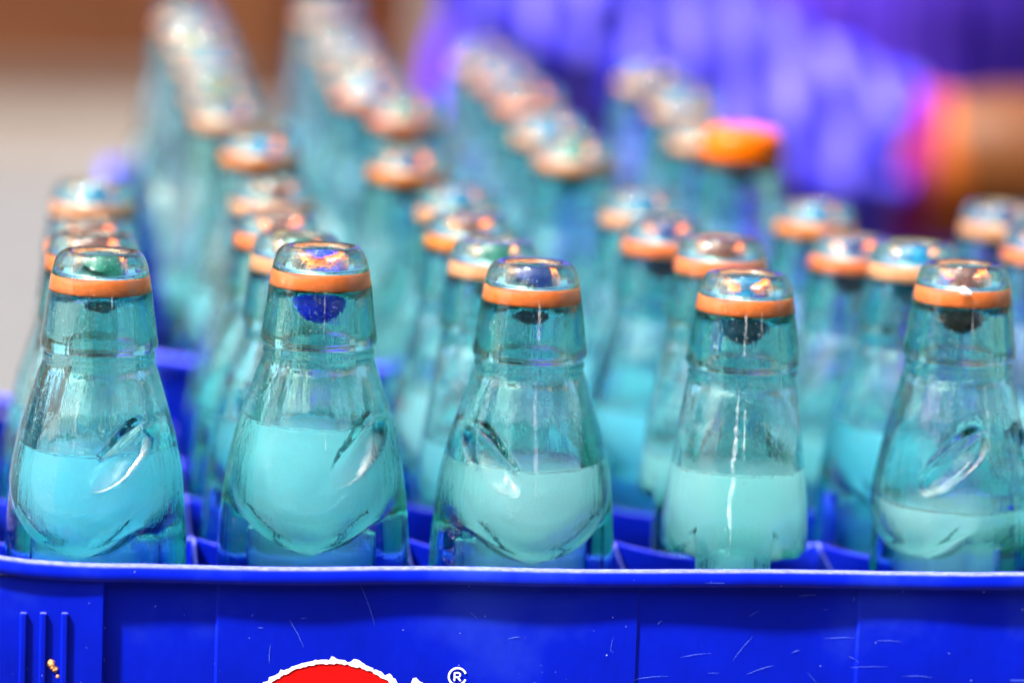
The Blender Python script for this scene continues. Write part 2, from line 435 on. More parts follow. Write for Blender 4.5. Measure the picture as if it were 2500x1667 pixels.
    ff = [tuple(q) for q in Fl.tolist()] + [tuple(q) for q in np.stack([j, np.roll(j, -1), np.full(nth, c0)], -1).tolist()] + \
         [tuple(q) for q in np.stack([last, np.roll(last, -1), np.full(nth, c1)], -1).tolist()]
    ml = bpy.data.meshes.new('drink'); ml.from_pydata((Vall * .001).tolist(), [], ff); ml.update()
    bm = bmesh.new(); bm.from_mesh(ml); bmesh.ops.recalc_face_normals(bm, faces=bm.faces); bm.to_mesh(ml); bm.free()
    ml.polygons.foreach_set('use_smooth', [True] * len(ml.polygons))
    # bubbles clinging to the waterline
    bb = bmesh.new()
    for k in range(22):
        a = rs.uniform(0, 6.28); cidx = int(a / 6.2832 * nth) % nth
        rr = rad[1, cidx] - rs.uniform(.3, 1.6) - .4; s = rs.uniform(.25, .75) * .001
        rmat = Matrix.Translation(Vector((rr * math.cos(a) * .001, rr * math.sin(a) * .001, (225 - liq_z - .7) * .001)))
        bmesh.ops.create_icosphere(bb, subdivisions=2, radius=s, matrix=rmat)
    mb = bpy.data.meshes.new('bubbles'); bb.to_mesh(mb); bb.free()
    mb.polygons.foreach_set('use_smooth', [True] * len(mb.polygons))
    return me, ml, mb, (zr, Rr)

def lathe(name, prof, n, mat):
    th = np.arange(n) * 2 * np.pi / n; prof = np.array(prof)
    V = np.stack([prof[:, 0][:, None] * np.cos(th), prof[:, 0][:, None] * np.sin(th), np.repeat(prof[:, 1][:, None], n, 1)], -1).reshape(-1, 3) * .001
    m = len(prof); i = np.arange(m)[:, None]; j = np.arange(n)[None]
    F = np.stack([i * n + j, i * n + (j + 1) % n, ((i + 1) % m) * n + (j + 1) % n, ((i + 1) % m) * n + j], -1).reshape(-1, 4)
    me = fast_mesh(name, V, F, mat)
    bm = bmesh.new(); bm.from_mesh(me); bmesh.ops.recalc_face_normals(bm, faces=bm.faces); bm.to_mesh(me); bm.free()
    return me
RING_P = [(9.6, 225 - 9.3), (9.8, 225 - 8.7), (10.3, 225 - 8.3), (11.4, 225 - 7.8), (12.2, 225 - 7.9), (12.75, 225 - 8.5), (12.8, 225 - 12.7), (12.3, 225 - 13.4),
          (11.2, 225 - 13.6), (10.3, 225 - 13.5), (9.8, 225 - 13.1), (9.6, 225 - 12.5)]
RINGS = [lathe('rubber_ring', RING_P, 64, m) for m in RUBBER]
CAP = lathe('cap', [(.5, 226.2), (9, 226.2), (14.2, 225.4), (15.6, 223.6), (16.2, 219), (16.7, 216.5), (16.8, 215.5), (16.3, 215.4), (15.4, 223), (13.6, 225.3), (9, 225.6), (.5, 225.6)], 64, CAPM)
def ball(mat):
    bm = bmesh.new(); bmesh.ops.create_uvsphere(bm, u_segments=40, v_segments=24, radius=.0089)
    me = bpy.data.meshes.new('marble'); bm.to_mesh(me); bm.free()
    me.polygons.foreach_set('use_smooth', [True] * len(me.polygons)); me.materials.append(mat); return me
BALLS = {k: ball(m) for k, m in MARBLE.items()}
BUBBLE = glass_material('bubble_film', (1, 1, 1), 0.0, 0.0)

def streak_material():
    m, n, l, p = new_mat('painted_streak')  # pale see-through colour for reflections painted on the bottles
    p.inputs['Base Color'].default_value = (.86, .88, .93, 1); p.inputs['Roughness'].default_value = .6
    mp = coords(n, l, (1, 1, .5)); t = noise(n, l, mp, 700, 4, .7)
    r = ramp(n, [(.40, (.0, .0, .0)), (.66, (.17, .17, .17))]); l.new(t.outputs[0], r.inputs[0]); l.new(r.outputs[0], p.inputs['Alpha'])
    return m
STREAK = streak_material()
def add_streak(parent, surf, ang, z0, z1, w, seed):
    """narrow pale streak painting a sky reflection down the outside of the glass"""
    rs = np.random.RandomState(seed); zr, Rr = surf; nth = Rr.shape[1]; V = []; N = int((z1 - z0) / .8)
    wob = np.cumsum(rs.normal(0, .0035, N)) ; wob -= np.linspace(0, wob[-1], N) * .6
    for k in range(N):
        z = z0 + (z1 - z0) * k / (N - 1); a = ang + wob[k]; ww = w * (.45 + .9 * rs.rand()) * min(1, 5 * k / N + .1, 5 * (N - 1 - k) / N + .1)
        c = int(round(a / (2 * math.pi) * nth)) % nth
        r = np.interp(z, zr, Rr[:, c]) + .07
        for q in (-1, 0, 1):
            b = a + q * ww / r / 2; V.append(((r + (.05 if q == 0 else 0)) * math.cos(b) * .001, (r + (.05 if q == 0 else 0)) * math.sin(b) * .001, (225 - z) * .001))
    F = [(k * 3 + q, k * 3 + q + 1, k * 3 + q + 4, k * 3 + q + 3) for k in range(N - 1) for q in (0, 1)]
    link('painted_streak', mesh('painted_streak', V, F, STREAK), parent)

# shared sets of meshes for the rows behind; the five front bottles get their own
SETS = {}
def get_set(key, seed, nth, nz, glass, lz, deep=1.0):
    if key not in SETS: SETS[key] = bottle_meshes(seed, nth, nz, glass, lz, deep)
    return SETS[key]

def bottle(loc, rot, height, meshes, drink, ring, marble, label, group, tilt=(0, 0), bubbles=False, base_matrix=None, mz=13.8):
    e = empty('codd_neck_bottle')
    M = Matrix.Translation(loc) @ Matrix.Rotation(tilt[0], 4, 'X') @ Matrix.Rotation(tilt[1], 4, 'Y') @ Matrix.Rotation(rot, 4, 'Z') @ Matrix.Diagonal((1, 1, height / .225, 1))
    e.matrix_world = (base_matrix @ M) if base_matrix else M
    tag(e, label, 'bottle', group)
    link('bottle_glass', meshes[0], e)
    d = link('drink', meshes[1], e)
    if not meshes[1].materials: meshes[1].materials.append(drink)
    d.material_slots[0].link = 'OBJECT'; d.material_slots[0].material = drink
    link('rubber_ring', RINGS[ring], e)
    m = link('marble', BALLS[marble], e); m.location = (0, 0, .225 - mz * .001)
    if bubbles:
        if not meshes[2].materials: meshes[2].materials.append(BUBBLE)
        b = link('bubbles', meshes[2], e); b['kind'] = 'stuff'
    return e

P = .070; BASE = .8055; TOP = 1.03
G1 = 'glass soda bottles standing in the front blue crate'
G2 = 'glass soda bottles standing in the rear blue crate'
ROW = ['front row', 'second row', 'third row', 'back row']
# (dx mm, dz mm, rotation deg, ring, marble, label)
FRONT = {
 (0, 0): (2.4, 0, -28, 0, 'green', 'leftmost front-row bottle, dark green marble, deep blue drink up to its slanted dent'),
 (0, 1): (1.4, 3.1, -12, 0, 'blue', 'front-row bottle with bright blue marble under its orange ring, second from left'),
 (0, 2): (-.9, -.6, 190, 0, 'navy', 'middle front-row bottle, pale drink, marble stops dented into its left side'),
 (0, 3): (-1.3, -2.6, 78, 0, 'teal', 'fourth front-row bottle, turned narrow side on, pinched waist, dented right edge'),
 (0, 4): (.5, 2.0, -62, 0, 'brown', 'front-row bottle with dark brown marble, lowest drink level, at right end'),
 (0, 5): (1, 0, 20, 0, 'teal', 'front-row bottle in the crate corner beyond the right picture edge'),
 (1, 0): (.9, -2.5, 60, 0, 'brown', 'second-row bottle right behind the leftmost front bottle'),
 (1, 1): (-1.0, -1.3, 195, 2, 'green', 'second-row bottle with peach ring behind the one with the bright blue marble'),
 (1, 2): (-3.8, -1.7, 85, 2, 'green', 'second-row bottle with peach ring, left behind the middle front bottle'),
 (1, 3): (4.2, 1.1, 60, 0, 'brown', 'second-row bottle left behind the narrow-side-on front bottle'),
 (1, 4): (2.2, .8, 5, 2, 'teal', 'second-row bottle with pale ring, left behind the chipped front bottle'),
 (1, 5): (0, 0, 40, 0, 'teal', 'second-row bottle at the right end beyond the picture edge'),
 (2, 0): (.8, -6.0, 20, 0, 'brown', 'third-row bottle at the left end with streaked orange ring'),
 (2, 1): (-2.4, -1.8, 200, 0, 'brown', 'third-row bottle second from left, orange ring partly hidden by peach-ringed bottle'),
 (2, 2): (-4.1, -.6, 130, 1, 'brown', 'third-row bottle with vivid red-orange ring, left of centre'),
 (2, 3): (-2.2, -1.0, -40, 0, 'navy', 'third-row bottle with orange ring, right of the middle front bottle'),
 (2, 4): (-2.4, -5.6, 90, 0, 'navy', 'third-row bottle with orange ring between the two rightmost front bottles'),
 (2, 5): (0, -1, 10, 0, 'teal', 'third-row bottle at the right picture edge'),
 (3, 0): (2.5, .5, 100, 2, 'teal', 'back-row bottle of the front crate at its left end, tallest there'),
 (3, 1): (-.2, 2.9, 0, 2, 'brown', 'back-row bottle of the front crate second from left, tan ring'),
 (3, 2): (0, 1.7, 45, 2, 'teal', 'back-row bottle of the front crate peeking over the vivid red-orange ring'),
 (3, 3): (1.2, 1.5, 70, 2, 'teal', 'back-row bottle of the front crate, pale ring, right of centre'),
 (3, 4): (-.5, -.5, 130, 1, 'teal', 'back-row bottle of the front crate with vivid orange ring under a pinkish lip'),
 (3, 5): (3.2, .6, -30, 2, 'navy', 'back-row bottle of the front crate at the right picture edge'),
}
LIQ = [62.0, 55.0, 64.5, 63.5, 77.5]
DR = [DRINK_DEEP, DRINK, DRINK_PALE, DRINK_PALE, DRINK_PALE]
GL = [GLASS, GLASS_GREEN, GLASS_GREEN, GLASS_GREEN, GLASS_GREEN]
STREAKS = {0: [(12, 12, 17, .5), (-20, 40, 62, .35)], 1: [(1, 12, 27, .5), (4, 50, 63, .4)], 2: [(1, 11, 25, .8), (0, 36, 76, 1.1), (14, 12, 22, .4)],
         3: [(-10, 9, 26, .9), (-14, 37, 86, 1.5), (-7, 40, 58, .7), (8, 11, 20, .6)], 4: [(-3, 12, 26, .5), (6, 12, 18, .4), (12, 34, 60, .5)]}
for (j, i), (dx, dz, rot, ring, mar, lab) in FRONT.items():
    h = TOP + dz * .001 - BASE
    if j == 0 and i < 5:
        ms = bottle_meshes(11 + i, 200, 190, GL[i], LIQ[i], 1.0); dr = DR[i]; bub = True
    else:
        k = (i * 2 + j) % 3
        ms = get_set('b%d' % k, 40 + k, 112, 110, [GLASS, GLASS_GREEN, GLASS][k], [64, 74, 69][k]); dr = [DRINK, DRINK_PALE, DRINK_DEEP][(i + j) % 3]; bub = False
    e = bottle((i * P + dx * .001, j * P, BASE), R(rot), h, ms, dr, ring, mar, lab, G1, bubbles=bub, mz=[11.6, 16.0, 12.2, 15.4, 14.6, 14][i] if j == 0 else 12.5 + (i * 3 + j) % 3)
    for (off, z0, z1, w) in (STREAKS.get(i, ()) if j == 0 else ()):
        add_streak(e, ms[3], R(-90 - rot + off), z0, z1, w, int(i * 7 + z0 + off))

def chip(parent, ang, z):
    """shell-shaped chip broken out of the lip"""
    bm = bmesh.new(); rs = random.Random(4)
    r = bmesh.ops.create_icosphere(bm, subdivisions=3, radius=1)
    c, s_ = math.cos(ang), math.sin(ang)
    for v in r['verts']:
        u, w, d = v.co.x * 2.3, v.co.z * 1.25 * (1 - .35 * v.co.x), v.co.y * .5
        k = 1 + .12 * math.sin(5 * v.co.x + 3 * v.co.z) + rs.uniform(-.04, .04)
        rr = 15.35 + d; u *= k; w *= k
        v.co = Vector(((rr * c - u * s_), (rr * s_ + u * c), 225 - z + w - u * .25)) * .001
    bm_obj('lip_chip', bm, CHIPM, parent, True)
CHIPM, _n, _l, _p = new_mat('fractured_glass')
_p.inputs['Base Color'].default_value = (.88, .95, .93, 1); _p.inputs['Transmission Weight'].default_value = .55; _p.inputs['Roughness'].default_value = .16
chip([o for o in COL.objects if 'lowest drink level' in o.get('label', '')][0], R(-90 + 62 - 12), 7.5)

# ------------------------------------------------------------------ crates
def rounded_rect(x0, x1, y0, y1, r, nc=6):
    pts = []
    for cx, cy_, a0 in ((x1 - r, y0 + r, -90), (x1 - r, y1 - r, 0), (x0 + r, y1 - r, 90), (x0 + r, y0 + r, 180)):
        for k in range(nc + 1):
            a = R(a0 + 90 * k / nc); pts.append((cx + r * math.cos(a), cy_ + r * math.sin(a), math.cos(a), math.sin(a)))
    out = []
    for k in range(len(pts)):
        p, q = pts[k], pts[(k + 1) % len(pts)]
        d = math.hypot(q[0] - p[0], q[1] - p[1]); m = max(1, int(d / .006))
        for s in range(m):
            t = s / m; nx, ny = p[2] * (1 - t) + q[2] * t, p[3] * (1 - t) + q[3] * t; L = math.hypot(nx, ny)
            out.append((p[0] * (1 - t) + q[0] * t, p[1] * (1 - t) + q[1] * t, nx / L, ny / L))
    return out
def crate(nx, ny, label, front_print, seed, rim_h=.138):
    rs = random.Random(seed)
    c = empty('bottle_crate'); tag(c, label, 'crate', 'blue plastic bottle crates')
    x0, x1, y0, y1 = -.039, (nx - 1) * P + .039, -.039, (ny - 1) * P + .039
    # walls: a stepped outer section extruded upwards
    def wall(a, b, n_out, flip):
        L = (Vector(b) - Vector(a)).length; d = (Vector(b) - Vector(a)) / L; n_ = Vector(n_out)
        steps = [(0, 1.6), (.0435, 1.6), (.0447, -.4), (.0445 + .0335, -.4), (.0788, .15), (L * .49, .15), (L * .49 + .0009, -.25), (L * .655, -.25), (L * .655 + .0009, .2), (L - .0455, .2), (L - .0443, 1.6), (L, 1.6)]
        sec = [(s, o * .001) for s, o in steps]; back = [(L - .003, -.0026), (.003, -.0026)]
        bm = bmesh.new(); lv = []
        zs = [0.001, .05, rim_h - .0035]
        for z in zs:
            lv.append([bm.verts.new((*(Vector(a) + d * s + n_ * o), z)) for s, o in sec + back])
        m = len(lv[0])
        for k in range(len(zs) - 1):
            for q in range(m):
                bm.faces.new((lv[k][q], lv[k][(q + 1) % m], lv[k + 1][(q + 1) % m], lv[k + 1][q]))
        bm.faces.new(lv[0][::-1]); bm.faces.new(lv[-1])
        return bm_obj('side_wall', bm, BLUE, c)
    wall((x0, y0), (x1, y0), (0, -1), 0); wall((x1, y0 + .0032), (x1, y1 - .0032), (1, 0), 0)
    wall((x1, y1), (x0, y1), (0, 1), 0); wall((x0, y1 - .0032), (x0, y0 + .0032), (-1, 0), 0)
    # rim: rounded bar following the edge, lifting at the corners
    path = rounded_rect(x0 - .0009, x1 + .0009, y0 - .0009, y1 + .0009, .009)
    prof = [(-.0029, -.0050), (-.0030, -.0007), (-.0025, -.0001), (-.0015, .0), (.0004, -.0001), (.0013, -.0004), (.0017, -.0011), (.0018, -.0040), (.0015, -.0050), (.0004, -.0052)]
    V = []; 
    for px, py, ax, ay in path:
        cd = min(math.hypot(px - qx, py - qy) for qx in (x0, x1) for qy in (y0, y1))
        lift = .0034 * (1 - min(1, max(0, (cd - .008) / .038))) ** 2 + .00025 * math.sin(px * 61 + py * 47 + seed) + rs.uniform(-.00006, .00006)
        wob = .00025 * math.sin(px * 83 + seed)
        for o, z in prof: V.append((px + ax * (o + wob), py + ay * (o + wob), rim_h + z + lift))
    n_, m = len(path), len(prof)
    F = [((i * m + k), (i * m + (k + 1) % m), (((i + 1) % n_) * m + (k + 1) % m), (((i + 1) % n_) * m + k)) for i in range(n_) for k in range(m)]
    me = mesh('rim', V, F, BLUE); bm = bmesh.new(); bm.from_mesh(me); bmesh.ops.recalc_face_normals(bm, faces=bm.faces); bm.to_mesh(me); bm.free()
    link('rim', me, c)
    box('crate_floor', (x0 + .003, y0 + .003, .0005), (x1 - .003, y1 - .003, .0045), BLUE, c)
    # dividers with scalloped, worn tops
    def divider(p0, p1, cells, gap=None, top=.1315):
        L = (Vector(p1) - Vector(p0)).length; d = (Vector(p1) - Vector(p0)) / L; n2 = Vector((-d.y, d.x)) * .0009
        N = cells * 14; bm = bmesh.new(); A = []; B = []
        for k in range(N + 1):
            s = L * k / N; ph = (s / L * cells) % 1.0
            z = top - .0052 * math.sin(math.pi * ph) ** .8 + rs.uniform(-.0002, .0002)
            for W, sg in ((A, 1), (B, -1)):
                q = Vector(p0) + d * s + n2 * sg
                q2 = Vector(p0) + d * s + n2 * sg * .55
                W.append((bm.verts.new((*q, .0048)), bm.verts.new((*q, z - .0006)), bm.verts.new((*q2, z))))
        for k in range(N):
            for t in range(2):
                bm.faces.new((A[k][t], A[k + 1][t], A[k + 1][t + 1], A[k][t + 1]))
                bm.faces.new((B[k][t], B[k][t + 1], B[k + 1][t + 1], B[k + 1][t]))
            bm.faces.new((A[k][2], A[k + 1][2], B[k + 1][2], B[k][2])); bm.faces.new((A[k][0], B[k][0], B[k + 1][0], A[k + 1][0]))
        for k in (0, N):
            bm.faces.new((A[k][0], A[k][1], B[k][1], B[k][0])); bm.faces.new((A[k][1], A[k][2], B[k][2], B[k][1]))
        return bm_obj('divider', bm, BLUE, c)
    for i in range(nx - 1):
        x = (i + .5) * P; divider((x, y0 + .0028), (x, y1 - .0028), ny)
    for j in range(ny - 1):
        for i in range(nx):      # short cross pieces butt against the long dividers
            xa = x0 + .0028 if i == 0 else (i - .5) * P + .0012; xb = x1 - .0028 if i == nx - 1 else (i + .5) * P - .0012
            divider((xa, (j + .5) * P), (xb, (j + .5) * P), 1, top=.1312)
    # raised ribs on the corner posts of the front wall
    for xs in ([-.0195, -.0135, -.0070] + [x1 - .0195, x1 - .0135, x1 - .007]):
        bm = bmesh.new(); bm_box(bm, (xs - .0011, y0 - .0024, .03), (xs + .0011, y0 - .0014, .1235), .0005)
        bm_obj('raised_rib', bm, BLUE, c)
    return c
c1 = crate(6, 4, 'front blue plastic crate with red and white round emblem and whitish worn rim with sky light painted in', True, 3)
c1.location = (0, 0, .80)

# printed emblem on the front wall: red disc in a flaking white ring
def emblem(parent):
    YF = -.039 - .00015; cx, cz, r = .0752, 1.0 - .80 - .1233, .0312
    rs = random.Random(5)
    def sheet(name, outer, inner, mat, dy):
        n_ = len(outer); y = YF - .0001 - dy
        V = [(p[0], y, p[1]) for p in outer] + [(p[0], y, p[1]) for p in inner]
        F = [(i, (i + 1) % n_, n_ + (i + 1) % n_, n_ + i) for i in range(n_)]
        return link(name, mesh(name, V, F, mat, False), parent)
    n_ = 240
    e = empty('emblem'); e.parent = parent
    xr = cx + .0215                                        # the disc is cut off straight at the right
    def pt(a, rr): return (min(cx + rr * math.cos(a), xr + rs.uniform(-.0001, .0001)), cz + rr * math.sin(a))
    ang = [2 * math.pi * k / n_ for k in range(n_)]
    disc = [pt(a, r) for a in ang]
    V = [(p[0], YF - .0002, p[1]) for p in disc] + [(cx, YF - .0002, cz)]
    F = [(i, (i + 1) % n_, n_) for i in range(n_)]
    o = link('red_disc', mesh('red_disc', V, F, PRINT_R, False), e)
    # flaking white ring, in separate flakes
    bm = bmesh.new(); k = 0; w = .0026
    while k < n_:
        L = rs.randint(14, 44); gap = rs.choice([0, 0, 1, 1, 3, 5])
        vv = []
        for q in range(k, min(k + L, n_) + 1):
            a = 2 * math.pi * q / n_
            w = max(.0010, min(.0037, w + rs.uniform(-.0007, .0007)))
            if rs.random() < .09: w *= .45
            i_, o_ = pt(a, r - .0003 + rs.uniform(-.0003, .0003)), pt(a, r + w)
            vv.append((bm.verts.new((i_[0], YF - .00035, i_[1])), bm.verts.new((o_[0], YF - .00035, o_[1]))))
        for q in range(len(vv) - 1): bm.faces.new((vv[q][0], vv[q + 1][0], vv[q + 1][1], vv[q][1]))
        k += L + gap
    bm_obj('white_ring', bm, PRINT_W, e)
    # tip of the next printed letter and the small encircled R
    y = YF - .0002
    tip = [(.0992, .0995), (.1001, .1012), (.1007, .1030), (.1017, .1032), (.1028, .1020), (.1045, .1012), (.1062, .1004), (.1075, .0990), (.109, .096), (.096, .092)]
    link('letter_tip', mesh('letter_tip', [(p[0], y, p[1]) for p in tip], [tuple(range(len(tip)))], PRINT_W, False), e)
    bm = bmesh.new(); c0 = (.1146, .1036); rr = .0027
    def stroke(pts, w):
        L, Q = [], []
        for i, p in enumerate(pts):
            a = Vector(pts[max(0, i - 1)]); b = Vector(pts[min(len(pts) - 1, i + 1)]); d = (b - a).normalized(); nn = Vector((-d.y, d.x)) * w / 2
            w1 = Vector(p) + nn; w2 = Vector(p) - nn
            L.append(bm.verts.new((w1.x, y, w1.y))); Q.append(bm.verts.new((w2.x, y, w2.y)))
        for i in range(len(pts) - 1): bm.faces.new((L[i], L[i + 1], Q[i + 1], Q[i]))
    stroke([(c0[0] + rr * math.cos(R(a)), c0[1] + rr * math.sin(R(a))) for a in range(20, 341, 10)], .0006)
    stroke([(c0[0] - .0009, c0[1] - .0014), (c0[0] - .0009, c0[1] + .0013)], .0005)
    stroke([(c0[0] - .0008, c0[1] + .0012)] + [(c0[0] + .0001 + .0008 * math.cos(R(a)), c0[1] + .0005 + .0007 * math.sin(R(a))) for a in range(90, -91, -20)] + [(c0[0] - .0008, c0[1] - .0002)], .00045)
    stroke([(c0[0] + .0001, c0[1] - .0002), (c0[0] + .001, c0[1] - .0014)], .0005)
    bm_obj('registered_mark', bm, PRINT_W, e)
emblem(c1)
def smears(parent):
    rs = random.Random(9); bm = bmesh.new()
    for x, z, s in ((-.0109, .1075, .0011), (-.0104, .1064, .0008), (-.0096, .1057, .0008), (-.0125, .0995, .0006), (-.0098, .1002, .0005), (-.0088, .1035, .0005)):
        r = bmesh.ops.create_icosphere(bm, subdivisions=3, radius=s, matrix=Matrix.Translation((x, -.0409, z)))
        for v in r['verts']:
            v.co.y = -.0409 + (v.co.y + .0409) * .22; v.co += Vector((rs.uniform(-1, 1), 0, rs.uniform(-1, 1.2))) * s * .26
    bm_obj('rust_spot', bm, RUST, parent, True)
smears(c1)
def scratches(parent):
    """thin pale scratches and nicks on the front wall"""
    rs = random.Random(21); bm = bmesh.new(); F0 = [(x, -.0390 - .0001) for x in (0,)]
    def face_y(x):
        L = .428; s = x + .039
        return -.039 - (.0016 if s < .0435 or s > L - .0445 else (-.0004 if s < .078 else (.00015 if s < L * .49 else (-.00025 if s < L * .655 else .0002)))) - .00012
    marks = [(.236, .1163, .010, 1), (.252, .1155, .008, -2), (.205, .1128, .010, 52), (.190, .1105, .010, 8), (.211, .1060, .009, 18), (.176, .1032, .011, 6), (.196, .1048, .004, 3), (.163, .1140, .005, 80),
             (.163, .1120, .002, -50), (.241, .1096, .004, -30), (.225, .1300, .006, 3), (.208, .1240, .004, 30), (.246, .1070, .012, 2), (.262, .1040, .010, -2), (.231, .1255, .0015, 10), (.240, .1290, .0015, 60),
             (.085, .1275, .017, -68), (.064, .1170, .010, -62), (.228, .1030, .006, -50), (.178, .1210, .002, 40), (.222, .1120, .0025, 20), (.056, .1105, .006, 88), (.132, .1160, .004, 10), (.119, .1230, .003, -40)]
    for _ in range(8): marks.append((rs.uniform(.01, .27), rs.uniform(.098, .128), rs.uniform(.0006, .0022), rs.uniform(-90, 90)))
    for x, z, L, a in marks:
        d = Vector((math.cos(R(a)), math.sin(R(a)))); nn = Vector((-d.y, d.x)); N = 7; A = []
        w0 = rs.uniform(.00004, .00010)
        for k in range(N + 1):
            t = k / N; c = Vector((x, z)) + d * L * (t - .5) + nn * rs.uniform(-1, 1) * .00008 + nn * math.sin(t * 3) * L * .03; w = w0 * (math.sin(math.pi * min(max(t, .04), .96)) ** .6) * rs.uniform(.6, 1.2)
            p1 = c + nn * w; p2 = c - nn * w
            A.append((bm.verts.new((p1.x, face_y(p1.x), p1.y)), bm.verts.new((p2.x, face_y(p2.x), p2.y))))
        for k in range(N): bm.faces.new((A[k][0], A[k + 1][0], A[k + 1][1], A[k][1]))
    bm_obj('scratches', bm, SCR, parent)['kind'] = 'stuff'
scratches(c1)

# rear crate, propped up at the back on two battens
TILT = R(4.6)
MB = Matrix.Translation((.0615, .296, .8215)) @ Matrix.Rotation(R(1.0), 4, 'Z') @ Matrix.Rotation(TILT, 4, 'X')
c2 = crate(4, 6, 'blurred rear blue plastic crate, raised behind the front crate and half filled', False, 8, .144)
c2.matrix_world = MB @ Matrix.Translation((0, 0, -.0055))
for y, lab in ((-.015, 'low timber batten under the near edge of the rear crate'), (.335, 'thicker timber batten propping the far edge of the rear crate')):
    q = MB @ Vector((.105, y, -.0055))
    o = box('batten', (-.15, -.012, .8003), (.15, .012, q.z - math.sin(TILT) * .012 - .0006), WOOD, None, .001); o.location = (q.x, q.y, 0)
    tag(o, lab, 'batten', 'timber battens')
BACK = {(0, 0): (7, -1, 1, 'rear-crate bottle at its near left corner with orange ring'),
        (0, 1): (-2, -6, 1, 'rear-crate bottle in its nearest row, second from left, clear orange band'),
        (0, 2): (-3, 0, 2, 'rear-crate bottle in its nearest row with pale peach ring, third from left'),
        (0, 3): (-2, 4, 1, 'rear-crate bottle with solid vivid orange cap, beside the violet sleeve'),
        (1, 0): (-1, 2, 2, 'rear-crate bottle one behind its near left corner'), (1, 1): (5, 4, 0, 'rear-crate bottle behind the clear orange band'),
        (1, 2): (-2, -2, 2, 'rear-crate bottle behind the nearest pale peach ring'), (1, 3): (-3, -3, 2, 'rear-crate bottle right behind the vivid orange cap'),
        (2, 0): (0, 0, 2, 'rear-crate bottle third from the near end on its left side'), (2, 1): (-3, 2, 0, 'rear-crate bottle in the third row, second from left'),
        (2, 2): (0, 0, 0, 'rear-crate bottle in the third row, third from left'), (2, 3): (2, 0, 2, 'rear-crate bottle in the third row at its right side, beside the violet sleeve'), (3, 3): (0, 1, 2, 'rear-crate bottle in its fourth row at the right side'),
        (3, 0): (0, 2, 2, 'rear-crate bottle fourth from the near end on its left side'),
        (3, 1): (0, 0, 2, 'rear-crate bottle in the fourth row, second from left'), (3, 2): (0, 0, 0, 'rear-crate bottle in the fourth row, third from left'),
        (4, 0): (0, 3, 2, 'rear-crate bottle fifth from the near end on its left side'), (4, 1): (0, 2, 2, 'rear-crate bottle in the fifth row, second from left'),
        (4, 2): (0, -2, 2, 'rear-crate bottle in the fifth row, third from left'),
        (5, 0): (-2, 4, 2, 'rear-crate bottle at its far left corner against the brown wall'), (5, 1): (-1, 10, 2, 'tallest rear-crate bottle in the far row, standing out against the brown wall')}
marb = ['teal', 'navy', 'green', 'teal', 'brown']
for (j, i), (dx, dz, ring, lab) in BACK.items():
    k = (i + j) % 3
    ms = get_set('b%d' % k, 40 + k, 112, 110, [GLASS, GLASS_GREEN, GLASS][k], [64, 74, 69][k])
    bottle((i * P * .975 + dx * .001, j * P, 0), R((i * 71 + j * 47) % 360), .225 + dz * .001, ms, [DRINK_PALE, DRINK_PALE, DRINK][(i + 2 * j) % 3], ring, marb[(i + j) % 5], lab, G2, base_matrix=MB)
    if (j, i) == (0, 3): link('cap', CAP, bpy.data.objects[[o.name for o in bpy.data.objects if o.get('label') == lab][0]])

# ------------------------------------------------------------------ person in violet clothes behind the crates
def spline(pts, n):
    P_ = np.array(pts, float); m = len(P_); out = []
    for t in np.linspace(0, m - 1 - 1e-9, n):
        i = int(t); u = t - i
        p0, p1, p2, p3 = P_[max(i - 1, 0)], P_[i], P_[min(i + 1, m - 1)], P_[min(i + 2, m - 1)]
        out.append(.5 * ((2 * p1) + (p2 - p0) * u + (2 * p0 - 5 * p1 + 4 * p2 - p3) * u * u + (3 * p1 - p0 - 3 * p2 + p3) * u ** 3))
    return np.array(out)
def tube(name, pts, mat, parent, n=60, m=64, fold=0.0, nf=9, seed=0, cap=True):
    """pts: x y z a b  (a across, b along the second axis)"""
    S = spline(pts, n); C = S[:, :3]; T = np.gradient(C, axis=0); T /= np.linalg.norm(T, axis=1)[:, None]
    rs = np.random.RandomState(seed); up_ = np.array([0, 1, 0.]); V = []
    th = np.arange(m) * 2 * np.pi / m
    for k in range(n):
        u = np.cross(up_, T[k]); u /= np.linalg.norm(u) + 1e-9; w = np.cross(T[k], u)
        f = 1 + fold * (np.sin(nf * th + 2.2 * np.sin(k * .09 + seed)) * .6 + .5 * np.sin((nf * 2 + 1) * th + k * .11) + .7 * np.sin(k * .55 + 2 * np.sin(2 * th + seed)))
        V.append(C[k] + np.outer(np.cos(th) * f, u) * S[k, 3] + np.outer(np.sin(th) * f, w) * S[k, 4])
    V = np.concatenate(V); F = [tuple(q) for q in grid_faces(n, m).tolist()]
    if cap: F += [tuple(range(m))[::-1], tuple(range((n - 1) * m, n * m))]
    me = mesh(name, V, F, mat); bm = bmesh.new(); bm.from_mesh(me); bmesh.ops.recalc_face_normals(bm, faces=bm.faces); bm.to_mesh(me); bm.free()
    return link(name, me, parent)
def skin_obj(name, verts, edges, radii, mat, parent, sub=2):
    me = bpy.data.meshes.new(name); me.from_pydata(verts, edges, []); me.update()
    o = link(name, me, parent); me.materials.append(mat)
    sk = o.modifiers.new('skin', 'SKIN'); sk.use_smooth_shade = True
    lay = me.skin_vertices[0] if me.skin_vertices else None
    if lay is None:
        bpy.context.view_layer.objects.active = o; me.skin_vertices.new() if hasattr(me.skin_vertices, 'new') else None
        lay = me.skin_vertices[0]
    for v, r in zip(lay.data, radii): v.radius = (r, r) if not isinstance(r, tuple) else r
    lay.data[0].use_root = True
    sm = o.modifiers.new('sub', 'SUBSURF'); sm.levels = sub; sm.render_levels = sub
    return o
